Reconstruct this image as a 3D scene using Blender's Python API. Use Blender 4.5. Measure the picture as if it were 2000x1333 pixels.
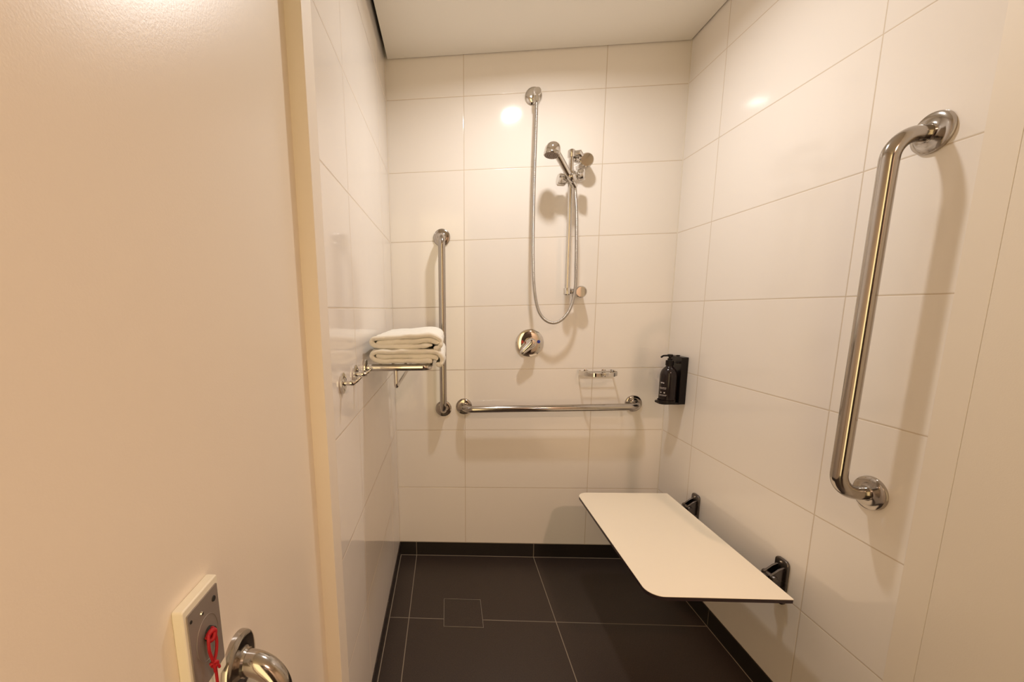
import bpy, bmesh, math, random
from mathutils import Vector, Matrix, noise
random.seed(4)
for o in list(bpy.data.objects):
    bpy.data.objects.remove(o)
SC = bpy.context.scene
COL = SC.collection

# ------------------------------------------------------------------ camera
cam = bpy.data.cameras.new('camera')
cam.sensor_width = 36.0
cam.lens = 819.508 * 36.0 / 2000.0
cam.shift_x = (1000 - 817.19) / 2000.0
cam.shift_y = (742.64 - 666.5) / 2000.0
cam.clip_start = 0.02
CAM = bpy.data.objects.new('camera', cam)
COL.objects.link(CAM)
_yaw, _pit, _rol = -0.070479, -0.166378, -0.022546
_f = Vector((math.sin(_yaw) * math.cos(_pit), math.cos(_yaw) * math.cos(_pit), math.sin(_pit)))
_r = Vector((math.cos(_yaw), -math.sin(_yaw), 0))
_u = _r.cross(_f)
_c, _s = math.cos(_rol), math.sin(_rol)
_r, _u = _c * _r + _s * _u, -_s * _r + _c * _u
_m = Matrix((( _r.x, _u.x, -_f.x, 0.25747), (_r.y, _u.y, -_f.y, -2.00883), (_r.z, _u.z, -_f.z, 1.2654), (0, 0, 0, 1)))
CAM.matrix_world = _m
SC.camera = CAM

# ------------------------------------------------------------------ world, lamps, exposure
w = bpy.data.worlds.new('world')
SC.world = w
w.use_nodes = True
w.node_tree.nodes['Background'].inputs[0].default_value = (1.0, 0.75, 0.38, 1)
w.node_tree.nodes['Background'].inputs[1].default_value = 2.8  # added warm ambient fill, enters through the gap left open behind the viewer
SC.view_settings.view_transform = 'Standard'
SC.view_settings.look = 'None'
SC.view_settings.gamma = 1
SC.view_settings.exposure = 0.0
SC.view_settings.use_curve_mapping = False

LX, LY, CEIL = 0.627, -0.57, 2.3338
def area(name, loc, size, power, col, spread=180):
    l = bpy.data.lights.new(name, 'AREA')
    l.shape = 'DISK'; l.size = size; l.energy = power; l.color = col
    l.spread = math.radians(spread)
    o = bpy.data.objects.new(name, l); o.location = loc
    COL.objects.link(o)
    return o
area('downlight_lamp', (LX, LY, CEIL - 0.0105), 0.080, 7.6, (1.0, 0.965, 0.935), 166)
area('bathroom_lamp', (1.27, -2.6, CEIL - 0.0105), 0.075, 20.0, (1.0, 0.655, 0.46), 150)

# ------------------------------------------------------------------ dimensions
W, HS = 1.2778, 0.0734
YE_L, YE_R = -1.10, -1.0765       # where the tiles end
YC_L = -1.163                     # where the left wall steps back
YCAB = -3.1                       # far end of the room behind the viewer

# ------------------------------------------------------------------ materials
def nt(name):
    m = bpy.data.materials.new(name); m.use_nodes = True
    t = m.node_tree
    b = t.nodes['Principled BSDF']
    return m, t, b
def math_n(t, op, a, b=None, c=None):
    n = t.nodes.new('ShaderNodeMath'); n.operation = op
    for i, v in enumerate((a, b, c)):
        if v is None: continue
        if isinstance(v, (int, float)): n.inputs[i].default_value = v
        else: t.links.new(v, n.inputs[i])
    return n.outputs[0]
def mixc(t, fac, a, b):
    n = t.nodes.new('ShaderNodeMix'); n.data_type = 'RGBA'
    t.links.new(fac, n.inputs[0]) if not isinstance(fac, float) else setattr(n.inputs[0], 'default_value', fac)
    for k, v in ((6, a), (7, b)):
        if isinstance(v, tuple): n.inputs[k].default_value = (*v, 1)
        else: t.links.new(v, n.inputs[k])
    return n.outputs[2]
def nz(t, scale, detail=2, rough=0.5):
    tc = t.nodes.new('ShaderNodeTexCoord')
    n = t.nodes.new('ShaderNodeTexNoise')
    n.inputs['Scale'].default_value = scale; n.inputs['Detail'].default_value = detail
    n.inputs['Roughness'].default_value = rough
    t.links.new(tc.outputs['Object'], n.inputs['Vector'])
    return n.outputs['Fac']
def bump(t, b, h, strength, dist, prev=None):
    n = t.nodes.new('ShaderNodeBump')
    n.inputs['Strength'].default_value = strength; n.inputs['Distance'].default_value = dist
    t.links.new(h, n.inputs['Height'])
    if prev is not None: t.links.new(prev, n.inputs['Normal'])
    t.links.new(n.outputs[0], b.inputs['Normal'])
    return n.outputs[0]
def line_dist(t, coord, off, per):
    """distance (m) to the nearest joint"""
    a = math_n(t, 'DIVIDE', math_n(t, 'SUBTRACT', coord, off), per)
    fr = math_n(t, 'FRACT', math_n(t, 'ADD', a, 0.5))
    return math_n(t, 'MULTIPLY', math_n(t, 'ABSOLUTE', math_n(t, 'SUBTRACT', fr, 0.5)), per)
def tile_mat(name, axes, offs, pers, face, grout, gw, rough, wav, groove=0.6, speck=0.0, spec=0.5, grough=0.8):
    m, t, b = nt(name)
    tc = t.nodes.new('ShaderNodeTexCoord')
    sx = t.nodes.new('ShaderNodeSeparateXYZ')
    t.links.new(tc.outputs['Object'], sx.inputs[0])
    ds = [line_dist(t, sx.outputs['XYZ'.index(a)], o, p) for a, o, p in zip(axes, offs, pers)]
    d = ds[0] if len(ds) == 1 else math_n(t, 'MINIMUM', ds[0], ds[1])
    mr = t.nodes.new('ShaderNodeMapRange'); mr.interpolation_type = 'SMOOTHSTEP'
    t.links.new(d, mr.inputs[0]); mr.inputs[1].default_value = gw * 0.35; mr.inputs[2].default_value = gw * 0.75
    mask = mr.outputs[0]
    fc = face
    if speck > 0:
        n1 = nz(t, 260, 3, 0.7)
        cr = t.nodes.new('ShaderNodeMapRange'); t.links.new(n1, cr.inputs[0])
        cr.inputs[1].default_value = 0.35; cr.inputs[2].default_value = 0.7
        fc = mixc(t, cr.outputs[0], tuple(c * (1 - speck) for c in face), tuple(min(1, c * (1 + speck)) for c in face))
    t.links.new(mixc(t, mask, grout, fc), b.inputs['Base Color'])
    rr = t.nodes.new('ShaderNodeMapRange'); t.links.new(mask, rr.inputs[0])
    rr.inputs[3].default_value = grough; rr.inputs[4].default_value = rough
    t.links.new(rr.outputs[0], b.inputs['Roughness'])
    b.inputs['Specular IOR Level'].default_value = spec
    mr2 = t.nodes.new('ShaderNodeMapRange'); mr2.interpolation_type = 'SMOOTHSTEP'
    t.links.new(d, mr2.inputs[0]); mr2.inputs[1].default_value = gw * 0.3; mr2.inputs[2].default_value = gw * 1.4
    p = bump(t, b, mr2.outputs[0], groove, 0.0012)
    if wav > 0: bump(t, b, nz(t, 7.0, 1), wav, 0.004, p)
    return m
TILE = (0.90, 0.845, 0.785)
GROUT = (0.66, 0.56, 0.44)
M_back = tile_mat('wall_tile_back', 'XZ', (0.3404, HS), (0.6, 0.3), TILE, GROUT, 0.0024, 0.09, 0.10, 0.4)
M_side = tile_mat('wall_tile_side', 'YZ', (-0.242, HS), (0.6, 0.3), TILE, GROUT, 0.0024, 0.09, 0.10, 0.4)
FL = (0.037, 0.0245, 0.0190)
M_floor = tile_mat('floor_tile', 'XY', (0.0865, -0.4582), (0.6, 0.6), FL, (0.26, 0.22, 0.17), 0.0028, 0.42, 0.0, 0.3, 0.35)
M_skb = tile_mat('skirting_back', 'X', (0.0865,), (0.6,), (0.022, 0.017, 0.015), (0.26, 0.22, 0.17), 0.0026, 0.3, 0.0, 0.3, 0.3)
M_sks = tile_mat('skirting_side', 'Y', (-0.4582,), (0.6,), (0.022, 0.017, 0.015), (0.20, 0.17, 0.13), 0.0024, 0.3, 0.0, 0.3, 0.3)

def plain(name, col, rough=0.5, metal=0.0, bscale=0, bstr=0.0, bdist=0.001, **kw):
    m, t, b = nt(name)
    b.inputs['Base Color'].default_value = (*col, 1)
    b.inputs['Roughness'].default_value = rough
    b.inputs['Metallic'].default_value = metal
    for k, v in kw.items(): b.inputs[k.replace('_', ' ')].default_value = v
    if bstr > 0:
        bump(t, b, nz(t, bscale, 3), bstr, bdist)
    elif True:
        n = nz(t, 14, 2)     # faint variation of the gloss
        r = t.nodes.new('ShaderNodeMapRange'); t.links.new(n, r.inputs[0])
        r.inputs[3].default_value = max(0.0, rough * 0.85); r.inputs[4].default_value = min(1, rough * 1.15)
        t.links.new(r.outputs[0], b.inputs['Roughness'])
    return m
M_plaster = plain('painted_plaster', (0.87, 0.79, 0.68), 0.33, 0, 420, 0.18, 0.0006)
M_jamb = plain('painted_jamb', (0.87, 0.79, 0.68), 0.5, 0, 300, 0.1, 0.0005)
M_ceil = plain('ceiling_paint', (0.96, 0.92, 0.85), 0.7, 0, 300, 0.08, 0.0005)
M_void = plain('ceiling_void', (0.05, 0.042, 0.035), 0.9)
M_grout = plain('grout', (0.30, 0.255, 0.20), 0.85)
M_sil = plain('silicone_joint', (0.78, 0.71, 0.61), 0.5)
M_chrome = plain('chrome', (0.69, 0.665, 0.635), 0.06, 1.0)
M_hose = plain('hose_metal', (0.50, 0.475, 0.45), 0.22, 1.0)
M_steel = plain('polished_steel', (0.47, 0.435, 0.40), 0.13, 1.0)
M_darksteel = plain('bracket_steel', (0.17, 0.155, 0.15), 0.28, 1.0)
M_brushed = plain('brushed_plate', (0.30, 0.26, 0.235), 0.5, 0.35, 500, 0.1, 0.0003)
M_grille = plain('spray_face', (0.30, 0.24, 0.20), 0.4, 0.4)
M_towel = plain('towel_cotton', (0.95, 0.92, 0.83), 0.95, 0, 900, 0.8, 0.0022)
M_seat = plain('seat_laminate', (0.93, 0.85, 0.70), 0.34, 0, 1500, 0.1, 0.0003)
M_core = plain('laminate_core', (0.025, 0.014, 0.018), 0.4)
M_black = plain('black_plastic', (0.010, 0.007, 0.007), 0.3, Specular_IOR_Level=0.22)
M_bottle = plain('bottle_plastic', (0.018, 0.012, 0.012), 0.16, 0, Specular_IOR_Level=0.35)
M_print = plain('pale_print', (0.62, 0.56, 0.55), 0.6)
M_red = plain('red_cord', (0.42, 0.006, 0.014), 0.5, 0, 1200, 0.5, 0.0008)
M_redmark = plain('hot_mark', (0.40, 0.03, 0.02), 0.35)
M_bluemark = plain('cold_mark', (0.03, 0.06, 0.42), 0.35)
M_box = plain('cream_plastic', (0.86, 0.82, 0.68), 0.4)
M_lens = plain('lamp_glass', (0.9, 0.88, 0.84), 0.3)
M_added_panel = plain('added_dark_panel', (0.045, 0.028, 0.020), 0.45)
M_rubber = plain('dark_slot', (0.02, 0.018, 0.016), 0.7)

# ------------------------------------------------------------------ mesh helpers
def obj(name, bm, mat, parent=None, smooth=True, bevel=0.0, seg=2, angle=35):
    me = bpy.data.meshes.new(name)
    bmesh.ops.recalc_face_normals(bm, faces=bm.faces[:])
    bm.to_mesh(me); bm.free()
    for m in (mat if isinstance(mat, (list, tuple)) else [mat]): me.materials.append(m)
    o = bpy.data.objects.new(name, me); COL.objects.link(o)
    if parent is not None:
        o.parent = parent
        o.matrix_parent_inverse = parent.matrix_basis.inverted()
    if smooth:
        for p in me.polygons: p.use_smooth = True
        me.set_sharp_from_angle(angle=math.radians(angle))
    if bevel > 0:
        b = o.modifiers.new('bevel', 'BEVEL'); b.width = bevel; b.segments = seg
        b.limit_method = 'ANGLE'; b.angle_limit = math.radians(40)
    return o
def thing(name, label, cat, loc, group=None):
    o = bpy.data.objects.new(name, None); COL.objects.link(o)
    o.location = loc; o.empty_display_size = 0.05
    o['label'] = label; o['category'] = cat
    if group: o['group'] = group
    return o
def tag(o, label, cat, group=None):
    o['label'] = label; o['category'] = cat
    if group: o['group'] = group
    return o
def struct(name, bm, mat, **k):
    o = obj(name, bm, mat, None, **k); o['kind'] = 'structure'; return o
def box(bm, x0, x1, y0, y1, z0, z1):
    v = [bm.verts.new(p) for p in ((x0,y0,z0),(x1,y0,z0),(x1,y1,z0),(x0,y1,z0),(x0,y0,z1),(x1,y0,z1),(x1,y1,z1),(x0,y1,z1))]
    for f in ((0,3,2,1),(4,5,6,7),(0,1,5,4),(1,2,6,5),(2,3,7,6),(3,0,4,7)): bm.faces.new([v[i] for i in f])
def B(*a):
    bm = bmesh.new(); box(bm, *a); return bm
def frame(t, ref):
    t = t.normalized()
    n = ref - t * ref.dot(t)
    if n.length < 1e-5:
        ref = Vector((1, 0, 0)) if abs(t.x) < 0.8 else Vector((0, 1, 0))
        n = ref - t * ref.dot(t)
    n.normalize()
    return n, t.cross(n)
def tube(bm, pts, r, n=20, caps=True):
    """r: number or list"""
    pts = [Vector(p) for p in pts]
    rs = r if isinstance(r, list) else [r] * len(pts)
    rings = []; ref = None
    for i, p in enumerate(pts):
        t = (pts[min(i+1, len(pts)-1)] - pts[max(i-1, 0)])
        if ref is None:
            ref = Vector((0, 0, 1)) if abs(t.normalized().z) < 0.9 else Vector((0, 1, 0))
        a, b = frame(t, ref); ref = a
        rings.append([bm.verts.new(p + (a * math.cos(2*math.pi*k/n) + b * math.sin(2*math.pi*k/n)) * rs[i]) for k in range(n)])
    for i in range(len(rings) - 1):
        for k in range(n):
            bm.faces.new((rings[i][k], rings[i][(k+1) % n], rings[i+1][(k+1) % n], rings[i+1][k]))
    if caps:
        bm.faces.new(rings[0][::-1]); bm.faces.new(rings[-1])
def T(pts, r, n=20, caps=True):
    bm = bmesh.new(); tube(bm, pts, r, n, caps); return bm
def fillet(pts, rad, seg=8):
    """polyline with rounded corners"""
    P = [Vector(p) for p in pts]; out = [P[0]]
    for i in range(1, len(P) - 1):
        a, b, c = P[i-1], P[i], P[i+1]
        d1 = (a - b).normalized(); d2 = (c - b).normalized()
        ang = d1.angle(d2); l = min(rad / math.tan(ang / 2), (a-b).length * 0.49 if i > 1 else (a-b).length*0.98, (c-b).length * 0.49 if i < len(P)-2 else (c-b).length*0.98)
        rr = l * math.tan(ang / 2)
        s = b + d1 * l; e = b + d2 * l
        bis = (d1 + d2).normalized(); cen = b + bis * (rr / math.sin(ang / 2))
        v1 = s - cen; v2 = e - cen; tot = v1.angle(v2)
        ax = v1.cross(v2).normalized()
        for k in range(seg + 1):
            out.append(cen + Matrix.Rotation(tot * k / seg, 3, ax) @ v1)
    out.append(P[-1]); return out
def lathe(bm, prof, origin, axis, n=40):
    """prof: (distance along axis, radius)"""
    o = Vector(origin); ax = Vector(axis).normalized()
    a, b = frame(ax, Vector((0, 0, 1)) if abs(ax.z) < 0.9 else Vector((0, 1, 0)))
    rings = []
    for h, r in prof:
        if r < 1e-6: rings.append([bm.verts.new(o + ax * h)])
        else: rings.append([bm.verts.new(o + ax * h + (a * math.cos(2*math.pi*k/n) + b * math.sin(2*math.pi*k/n)) * r) for k in range(n)])
    for i in range(len(rings) - 1):
        A, C = rings[i], rings[i+1]
        for k in range(n):
            k2 = (k+1) % n
            if len(A) == 1 and len(C) == 1: continue
            if len(A) == 1: bm.faces.new((A[0], C[k2], C[k]))
            elif len(C) == 1: bm.faces.new((A[k], A[k2], C[0]))
            else: bm.faces.new((A[k], A[k2], C[k2], C[k]))
    if len(rings[0]) > 1: bm.faces.new(rings[0][::-1])
    if len(rings[-1]) > 1: bm.faces.new(rings[-1])
def L(prof, origin, axis, n=40):
    bm = bmesh.new(); lathe(bm, prof, origin, axis, n); return bm
def prism(bm, poly, h0, h1, f):
    """poly of 2D points extruded from h0 to h1; f(u, v, h) gives the point"""
    a = [bm.verts.new(f(u, v, h0)) for u, v in poly]; b = [bm.verts.new(f(u, v, h1)) for u, v in poly]
    n = len(poly)
    bm.faces.new(a[::-1]); bm.faces.new(b)
    for i in range(n): bm.faces.new((a[i], a[(i+1) % n], b[(i+1) % n], b[i]))
def rrect(u0, u1, v0, v1, r, seg=6):
    """rs for the corners u0v0, u1v0, u1v1, u0v1"""
    rs = r if isinstance(r, (list, tuple)) else [r]*4
    out = []
    for (cu, cv, a0, q) in ((u0, v0, 180, rs[0]), (u1, v0, 270, rs[1]), (u1, v1, 0, rs[2]), (u0, v1, 90, rs[3])):
        cx = cu + q if cu == u0 else cu - q
        cy = cv + q if cv == v0 else cv - q
        for k in range(seg + 1):
            an = math.radians(a0 + 90 * k / seg)
            out.append((cx + q * math.cos(an), cy + q * math.sin(an)))
    return out
def spline(pts, n=12):
    """Catmull-Rom"""
    P = [Vector(p) for p in pts]; P = [P[0]*2 - P[1]] + P + [P[-1]*2 - P[-2]]
    out = []
    for i in range(1, len(P) - 2):
        a, b, c, d = P[i-1:i+3]
        for k in range(n):
            t = k / n
            out.append(0.5 * ((2*b) + (c-a)*t + (2*a-5*b+4*c-d)*t*t + (3*b-a-3*c+d)*t**3))
    out.append(P[-2]); return out

# ------------------------------------------------------------------ the setting
ZT = 2.42
XR, YR = 2.45, -1.50      # the bathroom behind the viewer widens to the right
struct('floor', B(-0.45, XR + 0.1, YCAB - 0.1, 0.05, -0.05, 0.0), M_floor, smooth=False)
struct('wall_back', B(-0.1, W + 0.1, 0.0, 0.1, 0.0, ZT), M_back, smooth=False)
struct('wall_left', B(-0.1, 0.0, YE_L, 0.0, 0.0, ZT), M_side, smooth=False)
struct('wall_right', B(W, W + 0.1, YE_R, 0.0, 0.0, ZT), M_side, smooth=False)
struct('trim_1', B(-0.1, 0.0005, YC_L, YE_L, 0.0, ZT), M_jamb, smooth=False, bevel=0.0015)
struct('wall_left_entry', B(-0.13, -0.032, YCAB, YC_L + 0.02, 0.0, ZT), M_plaster, smooth=False)
struct('trim_2', B(W - 0.0008, W + 0.1, -1.1345, YE_R, 0.0, ZT), M_jamb, smooth=False, bevel=0.0006)
struct('wall_right_entry', B(W - 0.0008, XR, YR, -1.1351, 0.0, ZT), M_plaster, smooth=False, bevel=0.0006)
struct('wall_right_bathroom', B(XR, XR + 0.1, YCAB, -1.1351, 0.0, ZT), M_plaster, smooth=False)
struct('wall_front', B(1.36, XR + 0.1, YCAB - 0.1, YCAB, 0.0, ZT), M_plaster, smooth=False)
# the far end of the bathroom behind the viewer: dark panel added on the right for the metal's reflections, left side open to world fill
struct('added_panel_1', B(0.50, 1.36, YCAB, YCAB + 0.045, 0.0, ZT - 0.002), M_added_panel, smooth=False, bevel=0.002)
# skirting of dark tile
struct('baseboard_back', B(0.0, W, -0.004, 0.0, 0.0, HS), M_skb, smooth=False)
struct('baseboard_left', B(0.0, 0.004, YE_L, -0.004, 0.0, HS), M_sks, smooth=False)
struct('baseboard_right', B(W - 0.004, W, YE_R, -0.004, 0.0, HS), M_sks, smooth=False)
# joints: pale grout where the floor meets the skirting and on top of it
g = bmesh.new()
box(g, 0.004, W - 0.004, -0.0065, -0.004, 0.0, 0.0012)
box(g, 0.004, 0.0065, YE_L, -0.004, 0.0, 0.0012)
box(g, W - 0.0065, W - 0.004, YE_R, -0.004, 0.0, 0.0012)
box(g, 0.0, W, -0.0042, 0.0, HS, HS + 0.0018)
struct('trim_3', g, M_grout, smooth=False)
g = bmesh.new()
for cx, sg in ((0.0, 1), (W, -1)):
    vs = [(cx, 0), (cx + sg*0.003, 0), (cx, -0.003)]
    prism(g, vs, HS + 0.002, CEIL + 0.05, lambda u, v, h: (u, v, h))
struct('trim_4', g, M_sil, smooth=False)
# suspended ceiling with a shadow gap at the walls
cb = bmesh.new()
prism(cb, [(0.0135, -0.006), (0.0135, YC_L), (-0.02, YC_L), (-0.02, YCAB+0.005), (XR - 0.005, YCAB+0.005), (XR - 0.005, YR - 0.005), (W - 0.0065, YR - 0.005), (W - 0.0065, -0.006)][::-1], CEIL, CEIL + 0.013, lambda u, v, h: (u, v, h))
# opening for the two downlights is covered by their trims
struct('ceiling', cb, M_ceil, smooth=False)
struct('ceiling_slab', B(-0.13, XR + 0.1, YCAB - 0.1, 0.1, ZT, ZT + 0.08), M_void, smooth=False)

def downlight(x, y, label):
    t = thing('recessed_downlight', label, 'ceiling light', (x, y, CEIL))
    obj('trim_ring', L([(0, 0.0465), (0.006, 0.0475), (0.009, 0.051), (0.007, 0.060), (0.002, 0.064), (0, 0.064)], (x, y, CEIL), (0, 0, -1)), M_chrome, t)
    obj('lens', L([(0.0, 0.044), (0.0085, 0.0435), (0.0088, 0.0)], (x, y, CEIL), (0, 0, -1)), M_lens, t)
downlight(LX, LY, 'round recessed downlight over the shower floor')
downlight(1.27, -2.6, 'round recessed downlight in the ceiling behind the viewer')

# ------------------------------------------------------------------ grab bars
def grab_bar(name, label, cat, path, r, rad, flanges, fr, group=None):
    """flanges: (point on the wall, axis)"""
    t = thing(name, label, cat, flanges[0][0], group)
    obj('rail', T(fillet(path, rad, 14), r, 32), M_steel, t)
    for p, ax in flanges:
        obj('flange', L([(0.0, fr), (0.004, fr), (0.0075, fr - 0.0012), (0.0098, fr - 0.005), (0.0108, fr - 0.011), (0.0112, r + 0.006), (0.013, r + 0.002), (0.016, r + 0.0006), (0.016, r - 0.004)], p, ax, 56), M_steel, t)
    return t
SO = 0.072
grab_bar('grab_bar', 'vertical polished steel grab bar on the back wall behind the folded towels', 'grab bar',
         [(0.2375, -0.005, 1.588), (0.2375, -SO, 1.588), (0.2365, -SO, 0.785), (0.2365, -0.005, 0.785)], 0.016, 0.042,
         [((0.2375, 0, 1.588), (0, -1, 0)), ((0.2365, 0, 0.785), (0, -1, 0))], 0.039)
grab_bar('grab_bar', 'horizontal polished steel grab bar low on the back wall below the mixer', 'grab bar',
         [(0.336, -0.005, 0.7945), (0.336, -SO, 0.7945), (1.134, -SO, 0.8035), (1.134, -0.005, 0.8035)], 0.016, 0.042,
         [((0.336, 0, 0.7945), (0, -1, 0)), ((1.134, 0, 0.8035), (0, -1, 0))], 0.039)
SR = 0.080
grab_bar('grab_bar', 'large vertical steel grab bar on the right wall, nearest the viewer', 'grab bar',
         [(W - 0.005, -0.988, 1.606), (W - SR, -0.988, 1.606), (W - SR, -0.982, 0.803), (W - 0.005, -0.982, 0.803)], 0.0165, 0.05,
         [((W, -0.988, 1.606), (-1, 0, 0)), ((W, -0.982, 0.803), (-1, 0, 0))], 0.041)
grab_bar('grab_bar', 'steel grab rail end curving off the left wall beside the red pull cord', 'grab bar',
         [(-0.028, -1.530, 0.800), (0.026, -1.530, 0.800), (0.026, -1.530, 0.30), (-0.028, -1.530, 0.30)], 0.0165, 0.042,
         [((-0.032, -1.530, 0.800), (1, 0, 0)), ((-0.032, -1.530, 0.30), (1, 0, 0))], 0.040)

# ------------------------------------------------------------------ shower rail
RX, RY = 0.787, -0.075
t = thing('shower_rail', 'chrome slide rail with clamp and two round wall mounts on the back wall', 'shower rail', (RX, 0, 1.327))
obj('rail', T([(RX - 0.001, RY, 1.905), (RX + 0.001, RY, 1.315)], 0.0105, 28), M_chrome, t)
obj('end_cap', L([(0, 0.0145), (0.002, 0.0155), (0.026, 0.0155), (0.030, 0.012), (0.031, 0)], (RX - 0.001, RY, 1.882), (0, 0, 1)), M_chrome, t)
obj('end_cap', L([(0, 0.0145), (0.002, 0.0155), (0.026, 0.0155), (0.030, 0.012), (0.031, 0)], (RX + 0.001, RY, 1.344), (0, 0, -1)), M_chrome, t)
for bx, bz, r in ((0.853, 1.872, 0.029), (0.8515, 1.327, 0.0255)):
    obj('wall_mount', L([(0, r * 0.95), (0.03, r * 0.95), (0.045, r), (0.068, r), (0.072, r - 0.0035), (0.0725, 0)], (bx, 0, bz), (0, -1, 0), 48), M_chrome, t)
    obj('mount_arm', T([(RX, RY + 0.002, bz + 0.004), (bx - r * 0.8, -0.055, bz)], 0.0095, 20), M_chrome, t)
    obj('arm_collar', L([(0, 0.0115), (0.002, 0.013), (0.010, 0.013), (0.012, 0.0115)], (RX + 0.017, RY + 0.006, bz + 0.003), (1, 0.2, -0.05), 24), M_chrome, t)
# slider clamp
s_ = obj('slider', L([(0, 0.017), (0.003, 0.0195), (0.041, 0.0195), (0.044, 0.017)], (RX, RY, 1.780), (0, 0, 1), 36), M_chrome, t)
obj('clamp_knob', L([(0, 0.012), (0.010, 0.013), (0.012, 0.022), (0.017, 0.0255), (0.040, 0.0255), (0.046, 0.021), (0.047, 0)], (RX - 0.010, RY, 1.792), (-1, -0.1, 0.1), 36), M_chrome, t)
obj('clamp_knob', L([(0, 0.012), (0.010, 0.012), (0.012, 0.021), (0.018, 0.025), (0.036, 0.025), (0.041, 0.021), (0.0415, 0)], (RX + 0.014, RY - 0.005, 1.804), (0.9, -0.45, 0.12), 36), M_chrome, t)
obj('upper_clamp', T([(RX + 0.012, RY, 1.895), (RX + 0.030, RY - 0.012, 1.893), (RX + 0.040, RY - 0.008, 1.882)], [0.013, 0.014, 0.010], 20), M_chrome, t)
obj('handset_cradle', L([(0, 0.0135), (0.004, 0.0165), (0.026, 0.019), (0.030, 0.0175)], (RX + 0.004, RY - 0.036, 1.778), (-0.62, -0.30, 0.72), 32), M_chrome, t)
obj('clamp_slot', L([(0, 0.008), (0.003, 0.008), (0.0035, 0.0)], (RX + 0.032, RY - 0.021, 1.797), (0.25, -1, -0.1), 20), M_rubber, t)

# handset
A = Vector((0.793, -0.100, 1.770)); C_ = Vector((0.7010, -0.150, 1.888))
t = thing('hand_shower', 'chrome hand shower tilted left in the slide rail cradle', 'shower head', tuple(A))
d = (C_ - A)
pts = [A + d * k / 10 for k in range(11)]
obj('handle', T(pts, [0.0098, 0.011, 0.0118, 0.0124, 0.013, 0.0134, 0.0136, 0.0138, 0.014, 0.0142, 0.0145], 28), M_chrome, t)
ax = Vector((-0.20, -0.09, -0.97)).normalized()
H0 = Vector((0.6945, -0.156, 1.916))
prof = [(0.0, 0.0), (0.0008, 0.008), (0.0035, 0.0165), (0.009, 0.0235), (0.016, 0.0282), (0.025, 0.0308), (0.033, 0.0312), (0.040, 0.0302), (0.0425, 0.0318), (0.050, 0.0318), (0.052, 0.0295)]
obj('head', L(prof, H0, ax, 48), M_chrome, t)
fb = bmesh.new(); F0 = H0 + ax * 0.0515
lathe(fb, [(0, 0.029), (0.0015, 0.0285), (0.002, 0.0)], F0, ax, 40)
fa, fc = frame(ax, Vector((0, 1, 0)))
for rr, nn in ((0.008, 8), (0.0155, 14), (0.023, 20)):
    for k in range(nn):
        an = 2 * math.pi * k / nn
        lathe(fb, [(0.001, 0.0017), (0.0042, 0.0013), (0.0043, 0)], F0 + (fa * math.cos(an) + fc * math.sin(an)) * rr, ax, 8)
obj('spray_face', fb, M_grille, t)
obj('handle_nut', L([(0, 0.0085), (0.002, 0.0105), (0.016, 0.0105), (0.018, 0.009)], A + d.normalized() * 0.002, -d.normalized(), 12), M_chrome, t)

# hose with ribs
hp = [A - d.normalized() * 0.012, (0.8035, -0.097, 1.725), (0.8105, -0.094, 1.66), (0.816, -0.090, 1.56), (0.820, -0.086, 1.44), (0.821, -0.083, 1.345),
      (0.806, -0.080, 1.262), (0.775, -0.078, 1.212), (0.735, -0.077, 1.1925), (0.694, -0.075, 1.209), (0.664, -0.073, 1.256), (0.6465, -0.070, 1.345),
      (0.639, -0.067, 1.47), (0.637, -0.064, 1.62), (0.6375, -0.061, 1.80), (0.6405, -0.056, 1.98), (0.6425, -0.0490, 2.112)]
cur = spline(hp, 16)
ln = [0.0]
for i in range(1, len(cur)): ln.append(ln[-1] + (cur[i] - cur[i-1]).length)
step = 0.0011; P2 = []; R2 = []; j = 0; k = 0
while k * step < ln[-1]:
    s = k * step
    while ln[j+1] < s: j += 1
    P2.append(cur[j].lerp(cur[j+1], (s - ln[j]) / (ln[j+1] - ln[j])))
    R2.append((0.0072, 0.0067, 0.0060, 0.0067)[k % 4]); k += 1
h = obj('shower_hose', T(P2, R2, 14), M_hose, None, angle=80)
tag(h, 'ribbed chrome shower hose hanging in a long loop on the back wall', 'shower hose')

t = thing('hose_outlet', 'small round chrome wall outlet at the top of the shower hose', 'shower outlet', (0.640, 0, 2.158))
obj('cover_disc', L([(0, 0.036), (0.004, 0.0365), (0.010, 0.033), (0.014, 0.026), (0.016, 0.015)], (0.638, 0, 2.158), (0, -1, 0), 48), M_chrome, t)
obj('elbow', L([(0, 0.0125), (0.03, 0.0125), (0.036, 0.0155), (0.046, 0.0165), (0.052, 0.0145), (0.0535, 0)], (0.6415, -0.008, 2.152), (0.05, -1, 0.0), 36), M_chrome, t)
obj('hose_nut', L([(0, 0.0105), (0.012, 0.0105), (0.014, 0.0112), (0.034, 0.0108), (0.036, 0.0085)], (0.6425, -0.0450, 2.146), (0, -0.12, -1), 14), M_chrome, t)

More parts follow.
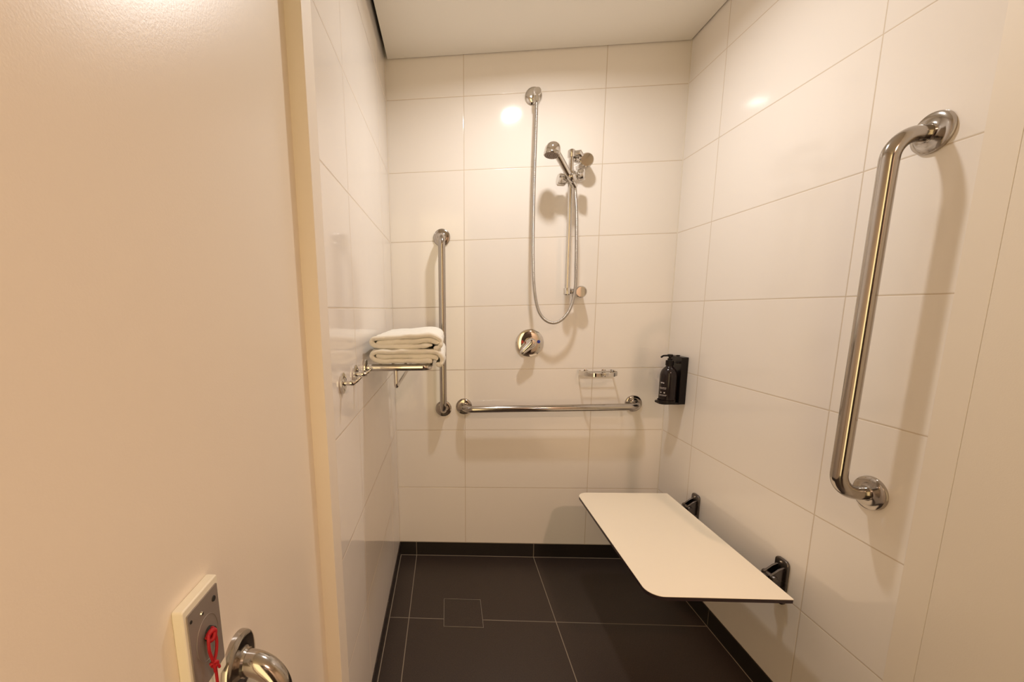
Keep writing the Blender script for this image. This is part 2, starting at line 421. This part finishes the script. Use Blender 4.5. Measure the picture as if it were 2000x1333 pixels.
# ------------------------------------------------------------------ mixer
t = thing('shower_mixer', 'round chrome mixer plate with lever pointing down left below the hose', 'shower mixer', (0.644, 0, 1.099))
obj('cover_plate', L([(0, 0.064), (0.0025, 0.0655), (0.006, 0.064), (0.0085, 0.058), (0.0105, 0.045), (0.012, 0.026)], (0.644, 0, 1.0985), (0, -1, 0), 64), M_chrome, t)
obj('hub', L([(0.008, 0.027), (0.030, 0.0255), (0.046, 0.0235), (0.053, 0.018), (0.055, 0.0)], (0.644, 0, 1.0985), (0, -1, 0), 48), M_chrome, t)
lv = bmesh.new()
ld = Vector((-0.74, -0.12, -0.66)).normalized()
o0 = Vector((0.648, -0.046, 1.102))
tube(lv, [o0 + ld * s for s in (0.0, 0.012, 0.03, 0.05, 0.066, 0.072)], [0.020, 0.020, 0.0165, 0.0135, 0.0110, 0.006], 20)
obj('lever', lv, M_chrome, t)
for nm, mt, sx in (('hot_mark', M_redmark, -0.036), ('cold_mark', M_bluemark, 0.040)):
    mk = obj(nm, L([(0, 0.0085), (0.0025, 0.0078), (0.003, 0)], (0.644 + sx, -0.0088, 1.1045), (0.16 if sx > 0 else -0.16, -1, 0), 20), mt, t)
    mk['label'] = 'red hot water mark' if sx < 0 else 'blue cold water mark'

# ------------------------------------------------------------------ soap basket
t = thing('soap_basket', 'small chrome wire soap basket on the back wall above the grab bar', 'soap dish', (0.96, 0, 0.955))
x0, x1, zb = 0.872, 1.026, 0.952
sb = bmesh.new()
ring = [(x0 + 0.008, -0.010), (x0, -0.016), (x0 + 0.002, -0.075), (x0 + 0.024, -0.108), (x0 + 0.045, -0.118), (x1 - 0.045, -0.118), (x1 - 0.024, -0.108), (x1 - 0.002, -0.075), (x1, -0.016), (x1 - 0.008, -0.010)]
ring = [(p.x, p.y) for p in spline([(a, b, 0) for a, b in ring], 5)]
for i in range(len(ring) - 1):      # upright band
    (a, b), (c, e) = ring[i], ring[i+1]
    nrm = Vector((e - b, a - c, 0)).normalized() * 0.0016
    vs = [bm_ for bm_ in [sb.verts.new(q) for q in ((a+nrm.x, b+nrm.y, zb), (c+nrm.x, e+nrm.y, zb), (c+nrm.x, e+nrm.y, zb+0.016), (a+nrm.x, b+nrm.y, zb+0.016), (a-nrm.x, b-nrm.y, zb), (c-nrm.x, e-nrm.y, zb), (c-nrm.x, e-nrm.y, zb+0.016), (a-nrm.x, b-nrm.y, zb+0.016))]]
    for f in ((0,1,2,3),(7,6,5,4),(3,2,6,7),(4,5,1,0)): sb.faces.new([vs[q] for q in f])
bmesh.ops.remove_doubles(sb, verts=sb.verts[:], dist=1e-5)
obj('rim', sb, M_chrome, t)
obj('back_bar', T([(x0 + 0.008, -0.011, zb + 0.008), (x1 - 0.008, -0.011, zb + 0.008)], 0.0035, 12), M_chrome, t)
for k, yy in enumerate((-0.030, -0.048, -0.066, -0.084, -0.101)):
    ins = 0.003 if yy > -0.08 else 0.016
    obj('wire', T([(x0 + ins, yy, zb + 0.002), (x1 - ins, yy, zb + 0.002)], 0.0019, 10), M_chrome, t)
for xx in (0.908, 0.990):
    obj('wall_post', L([(0, 0.011), (0.004, 0.011), (0.005, 0.006), (0.013, 0.006)], (xx, 0, zb + 0.008), (0, -1, 0), 24), M_chrome, t)

# ------------------------------------------------------------------ soap dispenser
hx = W - 0.028
t = thing('dispenser_holder', 'black wall holder on the right wall beside the back corner', 'bottle holder', (W, -0.11, 0.835))
obj('back_box', B(hx, W - 0.0005, -0.171, -0.062, 0.8355, 1.040), M_black, t, bevel=0.0025)
tb = bmesh.new()
prism(tb, rrect(hx - 0.073, hx + 0.004, -0.171, -0.098, [0.022, 0.001, 0.001, 0.022], 8), 0.8355, 0.843, lambda u, v, h: (u, v, h))
obj('tray', tb, M_black, t, bevel=0.001)
bx, by = hx - 0.0350, -0.1415
lp = bmesh.new()
N = 36
for k in range(N):   # raised lip of the tray
    a0 = math.radians(60 + 240 * k / N); a1 = math.radians(60 + 240 * (k + 1) / N)
    q = []
    for (r_, z_) in ((0.0355, 0.842), (0.0385, 0.842), (0.0378, 0.853), (0.0358, 0.853)):
        for an in (a0, a1): q.append(lp.verts.new((bx + r_ * math.cos(an), by + r_ * math.sin(an), z_)))
    for f in ((0,1,3,2),(2,3,5,4),(4,5,7,6),(6,7,1,0)): lp.faces.new([q[i] for i in f])
bmesh.ops.remove_doubles(lp, verts=lp.verts[:], dist=1e-6)
obj('tray_lip', lp, M_black, t)
obj('lock_button', L([(0, 0.008), (0.003, 0.008), (0.0045, 0.006), (0.0048, 0)], (W - 0.015, -0.112, 1.0398), (0, 0, 1), 24), M_black, t)
obj('top_clamp', B(hx - 0.014, hx + 0.002, by - 0.020, by + 0.020, 1.012, 1.020), M_black, t, bevel=0.001)
t = thing('soap_bottle', 'dark brown pump soap bottle standing in the black wall holder', 'soap bottle', (bx, by, 0.843))
obj('body', L([(0.0, 0.028), (0.001, 0.0325), (0.004, 0.0338), (0.110, 0.0338), (0.122, 0.0330), (0.134, 0.0300), (0.143, 0.0255), (0.150, 0.0195), (0.154, 0.0150), (0.158, 0.0135), (0.164, 0.0135)], (bx, by, 0.8432), (0, 0, 1), 56), M_bottle, t)
obj('collar', L([(0, 0.0158), (0.020, 0.0158), (0.0215, 0.0145), (0.0218, 0.009), (0.030, 0.009), (0.030, 0.0045)], (bx, by, 1.004), (0, 0, 1), 32), M_black, t)
pb = bmesh.new()
lathe(pb, [(0, 0.0055), (0.008, 0.0055), (0.009, 0.0115), (0.017, 0.0115), (0.0185, 0.009), (0.0187, 0)], (bx, by, 1.033), (0, 0, 1), 24)
nd = Vector((-0.93, -0.25, 0)).normalized()
tube(pb, fillet([Vector((bx, by, 1.0465)), Vector((bx, by, 1.0465)) + nd * 0.034, Vector((bx, by, 1.0405)) + nd * 0.044], 0.01, 5), 0.0038, 12)
obj('pump', pb, M_black, t)
# pale print on the front left of the bottle
vw = math.atan2(-2.0088 - by, 0.2575 - bx)
def patch(bm, a0, a1, z0, z1, r=0.0341):
    n = max(2, int(abs(a1 - a0) / 4))
    vs = [[bm.verts.new((bx + r * math.cos(vw - math.radians(a0 + (a1-a0)*k/n)), by + r * math.sin(vw - math.radians(a0 + (a1-a0)*k/n)), z)) for z in (z0, z1)] for k in range(n + 1)]
    for k in range(n): bm.faces.new((vs[k][0], vs[k+1][0], vs[k+1][1], vs[k][1]))
pr = bmesh.new()
rz = random.Random(7)
for k in range(3): patch(pr, 52 - k*10, 45 - k*10, 0.9265 + 0.001*(k == 1), 0.9325 - 0.001*(k == 2))
for (zz, aa, hh) in ((0.9070, 8, 0.0022), (0.9025, 10, 0.0016), (0.8760, 4, 0.0016), (0.8725, 8, 0.0012)):
    a = 60
    while a > aa:
        wd = rz.uniform(4, 9); patch(pr, a, max(aa, a - wd), zz, zz + hh); a -= wd + 2
for aa in (46, 20): patch(pr, aa + 4, aa - 5, 0.8845, 0.8895)
po = obj('label_print', pr, M_print, t); po['label'] = 'small pale lettering'

# ------------------------------------------------------------------ folding shower seat
ZS = 0.450
t = thing('shower_bench', 'cream wall mounted fold down shower seat above the dark floor', 'bench', (W, -0.555, ZS))
poly = rrect(0.821, 1.2085, -0.8985, -0.2165, [0.045, 0.004, 0.004, 0.045], 12)
sbm = bmesh.new(); prism(sbm, poly, ZS - 0.0022, ZS, lambda u, v, h: (u, v, h))
obj('seat_top', sbm, M_seat, t, bevel=0.0006, seg=1)
poly2 = rrect(0.8212, 1.2083, -0.8983, -0.2167, [0.045, 0.004, 0.004, 0.045], 12)
sbm = bmesh.new(); prism(sbm, poly2, ZS - 0.0125, ZS - 0.0022, lambda u, v, h: (u, v, h))
e = obj('seat_core', sbm, M_core, t); e['label'] = 'dark core edge of the seat'
for yb in (-0.312, -0.765):
    wb = bmesh.new()
    prism(wb, rrect(yb - 0.025, yb + 0.025, 0.345, 0.490, 0.014, 6), W - 0.0085, W - 0.0005, lambda u, v, h: (h, u, v))
    br = obj('bracket', wb, M_darksteel, t, bevel=0.002)
    br['label'] = 'dark metal wall bracket'
    kb = bmesh.new()
    for yy in (yb - 0.016, yb + 0.010):
        prism(kb, [(W - 0.008, 0.405), (W - 0.008, 0.468), (W - 0.022, 0.462), (W - 0.047, 0.440), (W - 0.047, 0.418), (W - 0.020, 0.405)], yy, yy + 0.006, lambda u, v, h: (u, h, v))
    obj('hinge_cheek', kb, M_darksteel, br, bevel=0.0008)
    obj('hinge_pin', L([(0, 0.008), (0.002, 0.0092), (0.046, 0.0092), (0.048, 0.008)], (W - 0.037, yb - 0.024, 0.4335), (0, 1, 0), 24), M_darksteel, br)
    ab = bmesh.new()
    box(ab, 0.895, W - 0.040, yb - 0.009, yb + 0.009, 0.4155, ZS - 0.0126)
    obj('support_arm', ab, M_darksteel, t, bevel=0.002)
    for zz in (0.478, 0.362):
        obj('screw', L([(0, 0.0048), (0.0022, 0.004), (0.003, 0.0)], (W - 0.0085, yb, zz), (-1, 0, 0), 16), M_chrome, br)

# ------------------------------------------------------------------ floor drain
t = thing('floor_drain', 'square tile insert floor drain with thin steel frame on the dark floor', 'floor drain', (0.311, -0.419, 0))
dx0, dx1, dy0, dy1 = 0.231, 0.391, -0.5022, -0.337
obj('tile_insert', B(dx0 + 0.0035, dx1 - 0.0035, dy0 + 0.0035, dy1 - 0.0035, 0.0, 0.0012), tile_mat('drain_tile', 'X', (5.0,), (30.0,), FL, FL, 0.0001, 0.42, 0.0, 0.0, 0.35), t, smooth=False)
fb = bmesh.new(); th = 0.0016
box(fb, dx0, dx1, dy1 - th, dy1, 0, 0.0018); box(fb, dx0, dx1, dy0, dy0 + th, 0, 0.0018)
box(fb, dx0, dx0 + th, dy0 + th, dy1 - th, 0, 0.0018); box(fb, dx1 - th, dx1, dy0 + th, dy1 - th, 0, 0.0018)
obj('frame', fb, plain('drain_steel', (0.42, 0.39, 0.35), 0.35, 0.9), t, smooth=False)
fb = bmesh.new()
box(fb, dx0 + th, dx1 - th, dy0 + th, dy1 - th, 0, 0.0004)
obj('slot', fb, M_rubber, t, smooth=False)

# ------------------------------------------------------------------ towel shelf
YN, YF, ZR, XO = -0.733, -0.225, 1.0905, 0.2015
t = thing('towel_shelf', 'chrome wall towel shelf with hanging rail under the folded towels', 'towel shelf', (0, YN, ZR))
obj('frame', T(fillet([(0.004, YN, ZR), (XO, YN, ZR), (XO, YF, ZR), (0.004, YF, ZR)], 0.022, 10), 0.0108, 24), M_chrome, t)
for yy in (YN, YF):
    obj('flange', L([(0, 0.026), (0.003, 0.0268), (0.008, 0.0255), (0.010, 0.022), (0.011, 0.011), (0.022, 0.0105), (0.024, 0.009)], (0, yy, ZR), (1, 0, 0), 40), M_chrome, t)
for xx in (0.045, 0.085, 0.125, 0.165):
    obj('shelf_bar', T([(xx, YN, ZR + 0.005), (xx, YF, ZR + 0.005)], 0.0045, 14), M_chrome, t)
XH, ZH = 0.0985, 1.0305
obj('hanging_rail', T(fillet([(XH, YN + 0.001, ZR - 0.005), (XH, YN + 0.001, ZH), (XH, YF, ZH), (XH, YF, ZR - 0.005)], 0.010, 6), 0.0068, 18), M_chrome, t)

for yy, lb in ((-1.020, 'chrome robe hook on the left wall, nearest the viewer'), (-0.878, 'chrome robe hook on the left wall between the other hook and the towel shelf')):
    t = thing('robe_hook', lb, 'hook', (0, yy, 1.093), 'robe hooks beside the towel shelf')
    obj('flange', L([(0, 0.025), (0.003, 0.0262), (0.006, 0.0258), (0.008, 0.022), (0.0085, 0.009)], (0, yy, 1.093), (1, 0, 0), 44), M_chrome, t)
    obj('peg', L([(0.004, 0.0065), (0.020, 0.0062), (0.030, 0.0058), (0.033, 0.0035)], (0, yy, 1.093), (1, 0, 0), 20), M_chrome, t)
    hb = bmesh.new()
    tube(hb, spline([(0.026, yy, 1.092), (0.034, yy + 0.003, 1.095), (0.042, yy + 0.006, 1.101), (0.049, yy + 0.008, 1.108)], 5), [0.0042]*5 + [0.0036]*5 + [0.003]*5 + [0.0035], 12)
    lathe(hb, [(0, 0), (0.001, 0.003), (0.0035, 0.0045), (0.006, 0.003), (0.007, 0)], (0.0455, yy + 0.007, 1.1045), (0.6, 0.15, 0.7), 14)
    obj('tip', hb, M_chrome, t)

# ------------------------------------------------------------------ towels
def towel(name, path, th, y0, y1, seed, label, group):
    cur = spline([(a, 0, z + (b - z) * TK) for a, b in path], 9)
    bm = bmesh.new()
    prof = []
    ny = 26; r = th * 0.5
    for k in range(7):
        an = -math.pi/2 - math.pi * k / 6
        prof.append((y0 + r + r * math.cos(an) if False else y0 + r - r * math.sin(math.pi * k / 6), -r * math.cos(math.pi * k / 6)))
    for k in range(1, ny): prof.append((y0 + r + (y1 - y0 - 2*r) * k / ny, r))
    for k in range(7): prof.append((y1 - r + r * math.sin(math.pi * k / 6), r * math.cos(math.pi * k / 6)))
    for k in range(ny - 1, 0, -1): prof.append((y0 + r + (y1 - y0 - 2*r) * k / ny, -r))
    rings = []
    n = len(cur)
    for i, p in enumerate(cur):
        tg = (cur[min(i+1, n-1)] - cur[max(i-1, 0)]).normalized()
        nn = Vector((-tg.z, 0, tg.x))
        e = min(i, n - 1 - i); sc = min(1.0, 0.35 + 0.2 * e)
        ring = []
        for (yy, h) in prof:
            q = p + nn * (h * sc); q = Vector((q.x, yy, q.z))
            v = noise.noise_vector(q * 22 + Vector((seed, 0, 0))) * 0.0035 + noise.noise_vector(q * 70 + Vector((seed, 3, 0))) * 0.0012
            v.y += 0.006 * noise.noise(Vector((i * 0.11 + seed, 0, 0)))
            ring.append(bm.verts.new(q + v))
        rings.append(ring)
    m = len(prof)
    for i in range(n - 1):
        for k in range(m):
            bm.faces.new((rings[i][k], rings[i][(k+1) % m], rings[i+1][(k+1) % m], rings[i+1][k]))
    bm.faces.new(rings[0][::-1]); bm.faces.new(rings[-1])
    o = obj(name, bm, M_towel, None, angle=180)
    return tag(o, label, 'towel', group)
z = 1.1045; TK = 0.83
low = [(0.058, z+0.031), (0.10, z+0.029), (0.15, z+0.028), (0.195, z+0.027), (0.214, z+0.022), (0.217, z+0.012), (0.208, z+0.006), (0.18, z+0.008), (0.13, z+0.009), (0.085, z+0.008)]
# lower towel: sheet folded over at the left, drooping past the rail at the right
lowp = [(0.198, z+0.0265), (0.150, z+0.0275), (0.100, z+0.0275), (0.062, z+0.0265), (0.052, z+0.026)]
lower = [(0.190, z+0.0235), (0.150, z+0.025), (0.105, z+0.0255), (0.068, z+0.0255)]
lower_path = [(0.190, z+0.0225), (0.150, z+0.0245), (0.100, z+0.025), (0.062, z+0.025), (0.050, z+0.027), (0.040, z+0.0275)]
P_low = [(0.212, z+0.0005), (0.195, z+0.0085), (0.150, z+0.0088), (0.100, z+0.0085), (0.060, z+0.0088), (0.036, z+0.014), (0.0265, z+0.026), (0.034, z+0.0395), (0.058, z+0.0435), (0.100, z+0.0435), (0.150, z+0.042), (0.200, z+0.041), (0.228, z+0.036), (0.2405, z+0.022), (0.243, z+0.004), (0.236, z-0.008), (0.224, z-0.004)]
P_mid = [(0.041, z+0.0265), (0.060, z+0.0265), (0.100, z+0.0265), (0.150, z+0.0255), (0.200, z+0.024), (0.221, z+0.019), (0.229, z+0.010)]
towel('folded_towel', P_low, 0.0146, -0.752, -0.30, 1.0, 'folded white towel lying directly on the chrome shelf, lower of the two', 'folded towels on the wall shelf')
lowt = bpy.data.objects['folded_towel']
mid = towel('inner_fold', P_mid, 0.0178, -0.747, -0.305, 9.0, 'x', None)
for kk in ('label', 'category'):
    del mid[kk]
mid.parent = lowt
z2 = z + 0.0535
P_top = [(0.042, z2+0.0225), (0.062, z2+0.024), (0.100, z2+0.0245), (0.150, z2+0.026), (0.195, z2+0.028), (0.2150, z2+0.0265), (0.2245, z2+0.021), (0.2265, z2+0.013)]
P_out = [(0.212, z2+0.010), (0.170, z2+0.0085), (0.120, z2+0.0072), (0.070, z2+0.0078), (0.040, z2+0.011), (0.0275, z2+0.022), (0.033, z2+0.035), (0.055, z2+0.0405), (0.100, z2+0.0415), (0.140, z2+0.0435), (0.180, z2+0.0475), (0.212, z2+0.0455), (0.232, z2+0.034), (0.2375, z2+0.018), (0.232, z2+0.004), (0.216, z2-0.0005)]
up = towel('folded_towel', P_out, 0.0146, -0.745, -0.31, 4.0, 'folded white towel on top of the other towel on the shelf', 'folded towels on the wall shelf')
mid = towel('inner_fold', P_top, 0.0190, -0.741, -0.315, 12.0, 'x', None)
for kk in ('label', 'category'):
    del mid[kk]
mid.parent = up

# ------------------------------------------------------------------ emergency call plate with red cord
XW = -0.032
t = thing('emergency_call_point', 'steel emergency call plate with red pull cord on the left wall', 'pull cord switch', (XW, -1.605, 0.90))
bb = bmesh.new()
prism(bb, rrect(-1.6385, -1.5715, 0.836, 0.9605, 0.003, 4), XW, -0.0195, lambda u, v, h: (h, u, v))
obj('mounting_box', bb, M_box, t, bevel=0.0015)
bb = bmesh.new()
prism(bb, rrect(-1.6335, -1.5765, 0.852, 0.9520, 0.001, 3), -0.0195, -0.0178, lambda u, v, h: (h, u, v))
fp = obj('face_plate', bb, M_brushed, t)
obj('screw', L([(0, 0.0035), (0.0012, 0.003), (0.0014, 0)], (-0.0178, -1.586, 0.9385), (1, 0, 0), 16), M_rubber, fp)
obj('screw', L([(0, 0.002), (0.0008, 0.0018), (0.001, 0)], (-0.0178, -1.629, 0.9425), (1, 0, 0), 12), M_rubber, fp)
obj('indicator_lamp', L([(0, 0.0025), (0.0015, 0.002), (0.002, 0)], (-0.0178, -1.610, 0.938), (1, 0, 0), 14), M_chrome, fp)
obj('pressed_ring', T([(-0.0176, -1.604 + 0.021 * math.cos(a), 0.903 + 0.026 * math.sin(a)) for a in [2*math.pi*k/40 for k in range(41)]], 0.0004, 6), M_brushed, fp)
obj('cord_socket', L([(0, 0.008), (0.006, 0.0072), (0.0068, 0.005), (0.007, 0)], (-0.0178, -1.602, 0.9065), (1, 0, 0), 24), M_rubber, t)
cb = bmesh.new()
tube(cb, spline([(-0.0165, -1.6065, 0.909), (-0.0110, -1.6135, 0.9125), (-0.009, -1.6170, 0.907), (-0.0085, -1.6178, 0.897), (-0.0085, -1.6150, 0.886), (-0.009, -1.6122, 0.8775)], 6), 0.0018, 10)
tube(cb, spline([(-0.0165, -1.6000, 0.9105), (-0.0110, -1.6030, 0.914), (-0.009, -1.6035, 0.908), (-0.0085, -1.6030, 0.898), (-0.0085, -1.6062, 0.886), (-0.009, -1.6118, 0.8775)], 6), 0.0018, 10)
tube(cb, spline([(-0.013, -1.6130, 0.9085), (-0.0105, -1.6090, 0.9145), (-0.0085, -1.6045, 0.9125), (-0.009, -1.6075, 0.9055), (-0.013, -1.6120, 0.904)], 5), 0.0028, 10)
tube(cb, spline([(-0.009, -1.6120, 0.879), (-0.009, -1.6110, 0.866), (-0.009, -1.6095, 0.85), (-0.009, -1.6095, 0.60), (-0.009, -1.6095, 0.35), (-0.009, -1.6095, 0.13)], 8), 0.0018, 10)
tube(cb, spline([(-0.012, -1.6140, 0.8765), (-0.0075, -1.6118, 0.8790), (-0.006, -1.6095, 0.876), (-0.009, -1.6110, 0.8725), (-0.011, -1.6130, 0.8745)], 5), 0.0020, 10)
tube(cb, spline([(-0.008, -1.6105, 0.874), (-0.006, -1.6080, 0.871), (-0.006, -1.6070, 0.8675)], 4), 0.0016, 8)
pc = obj('pull_cord', cb, M_red, t, angle=80); pc['label'] = 'red looped pull cord'
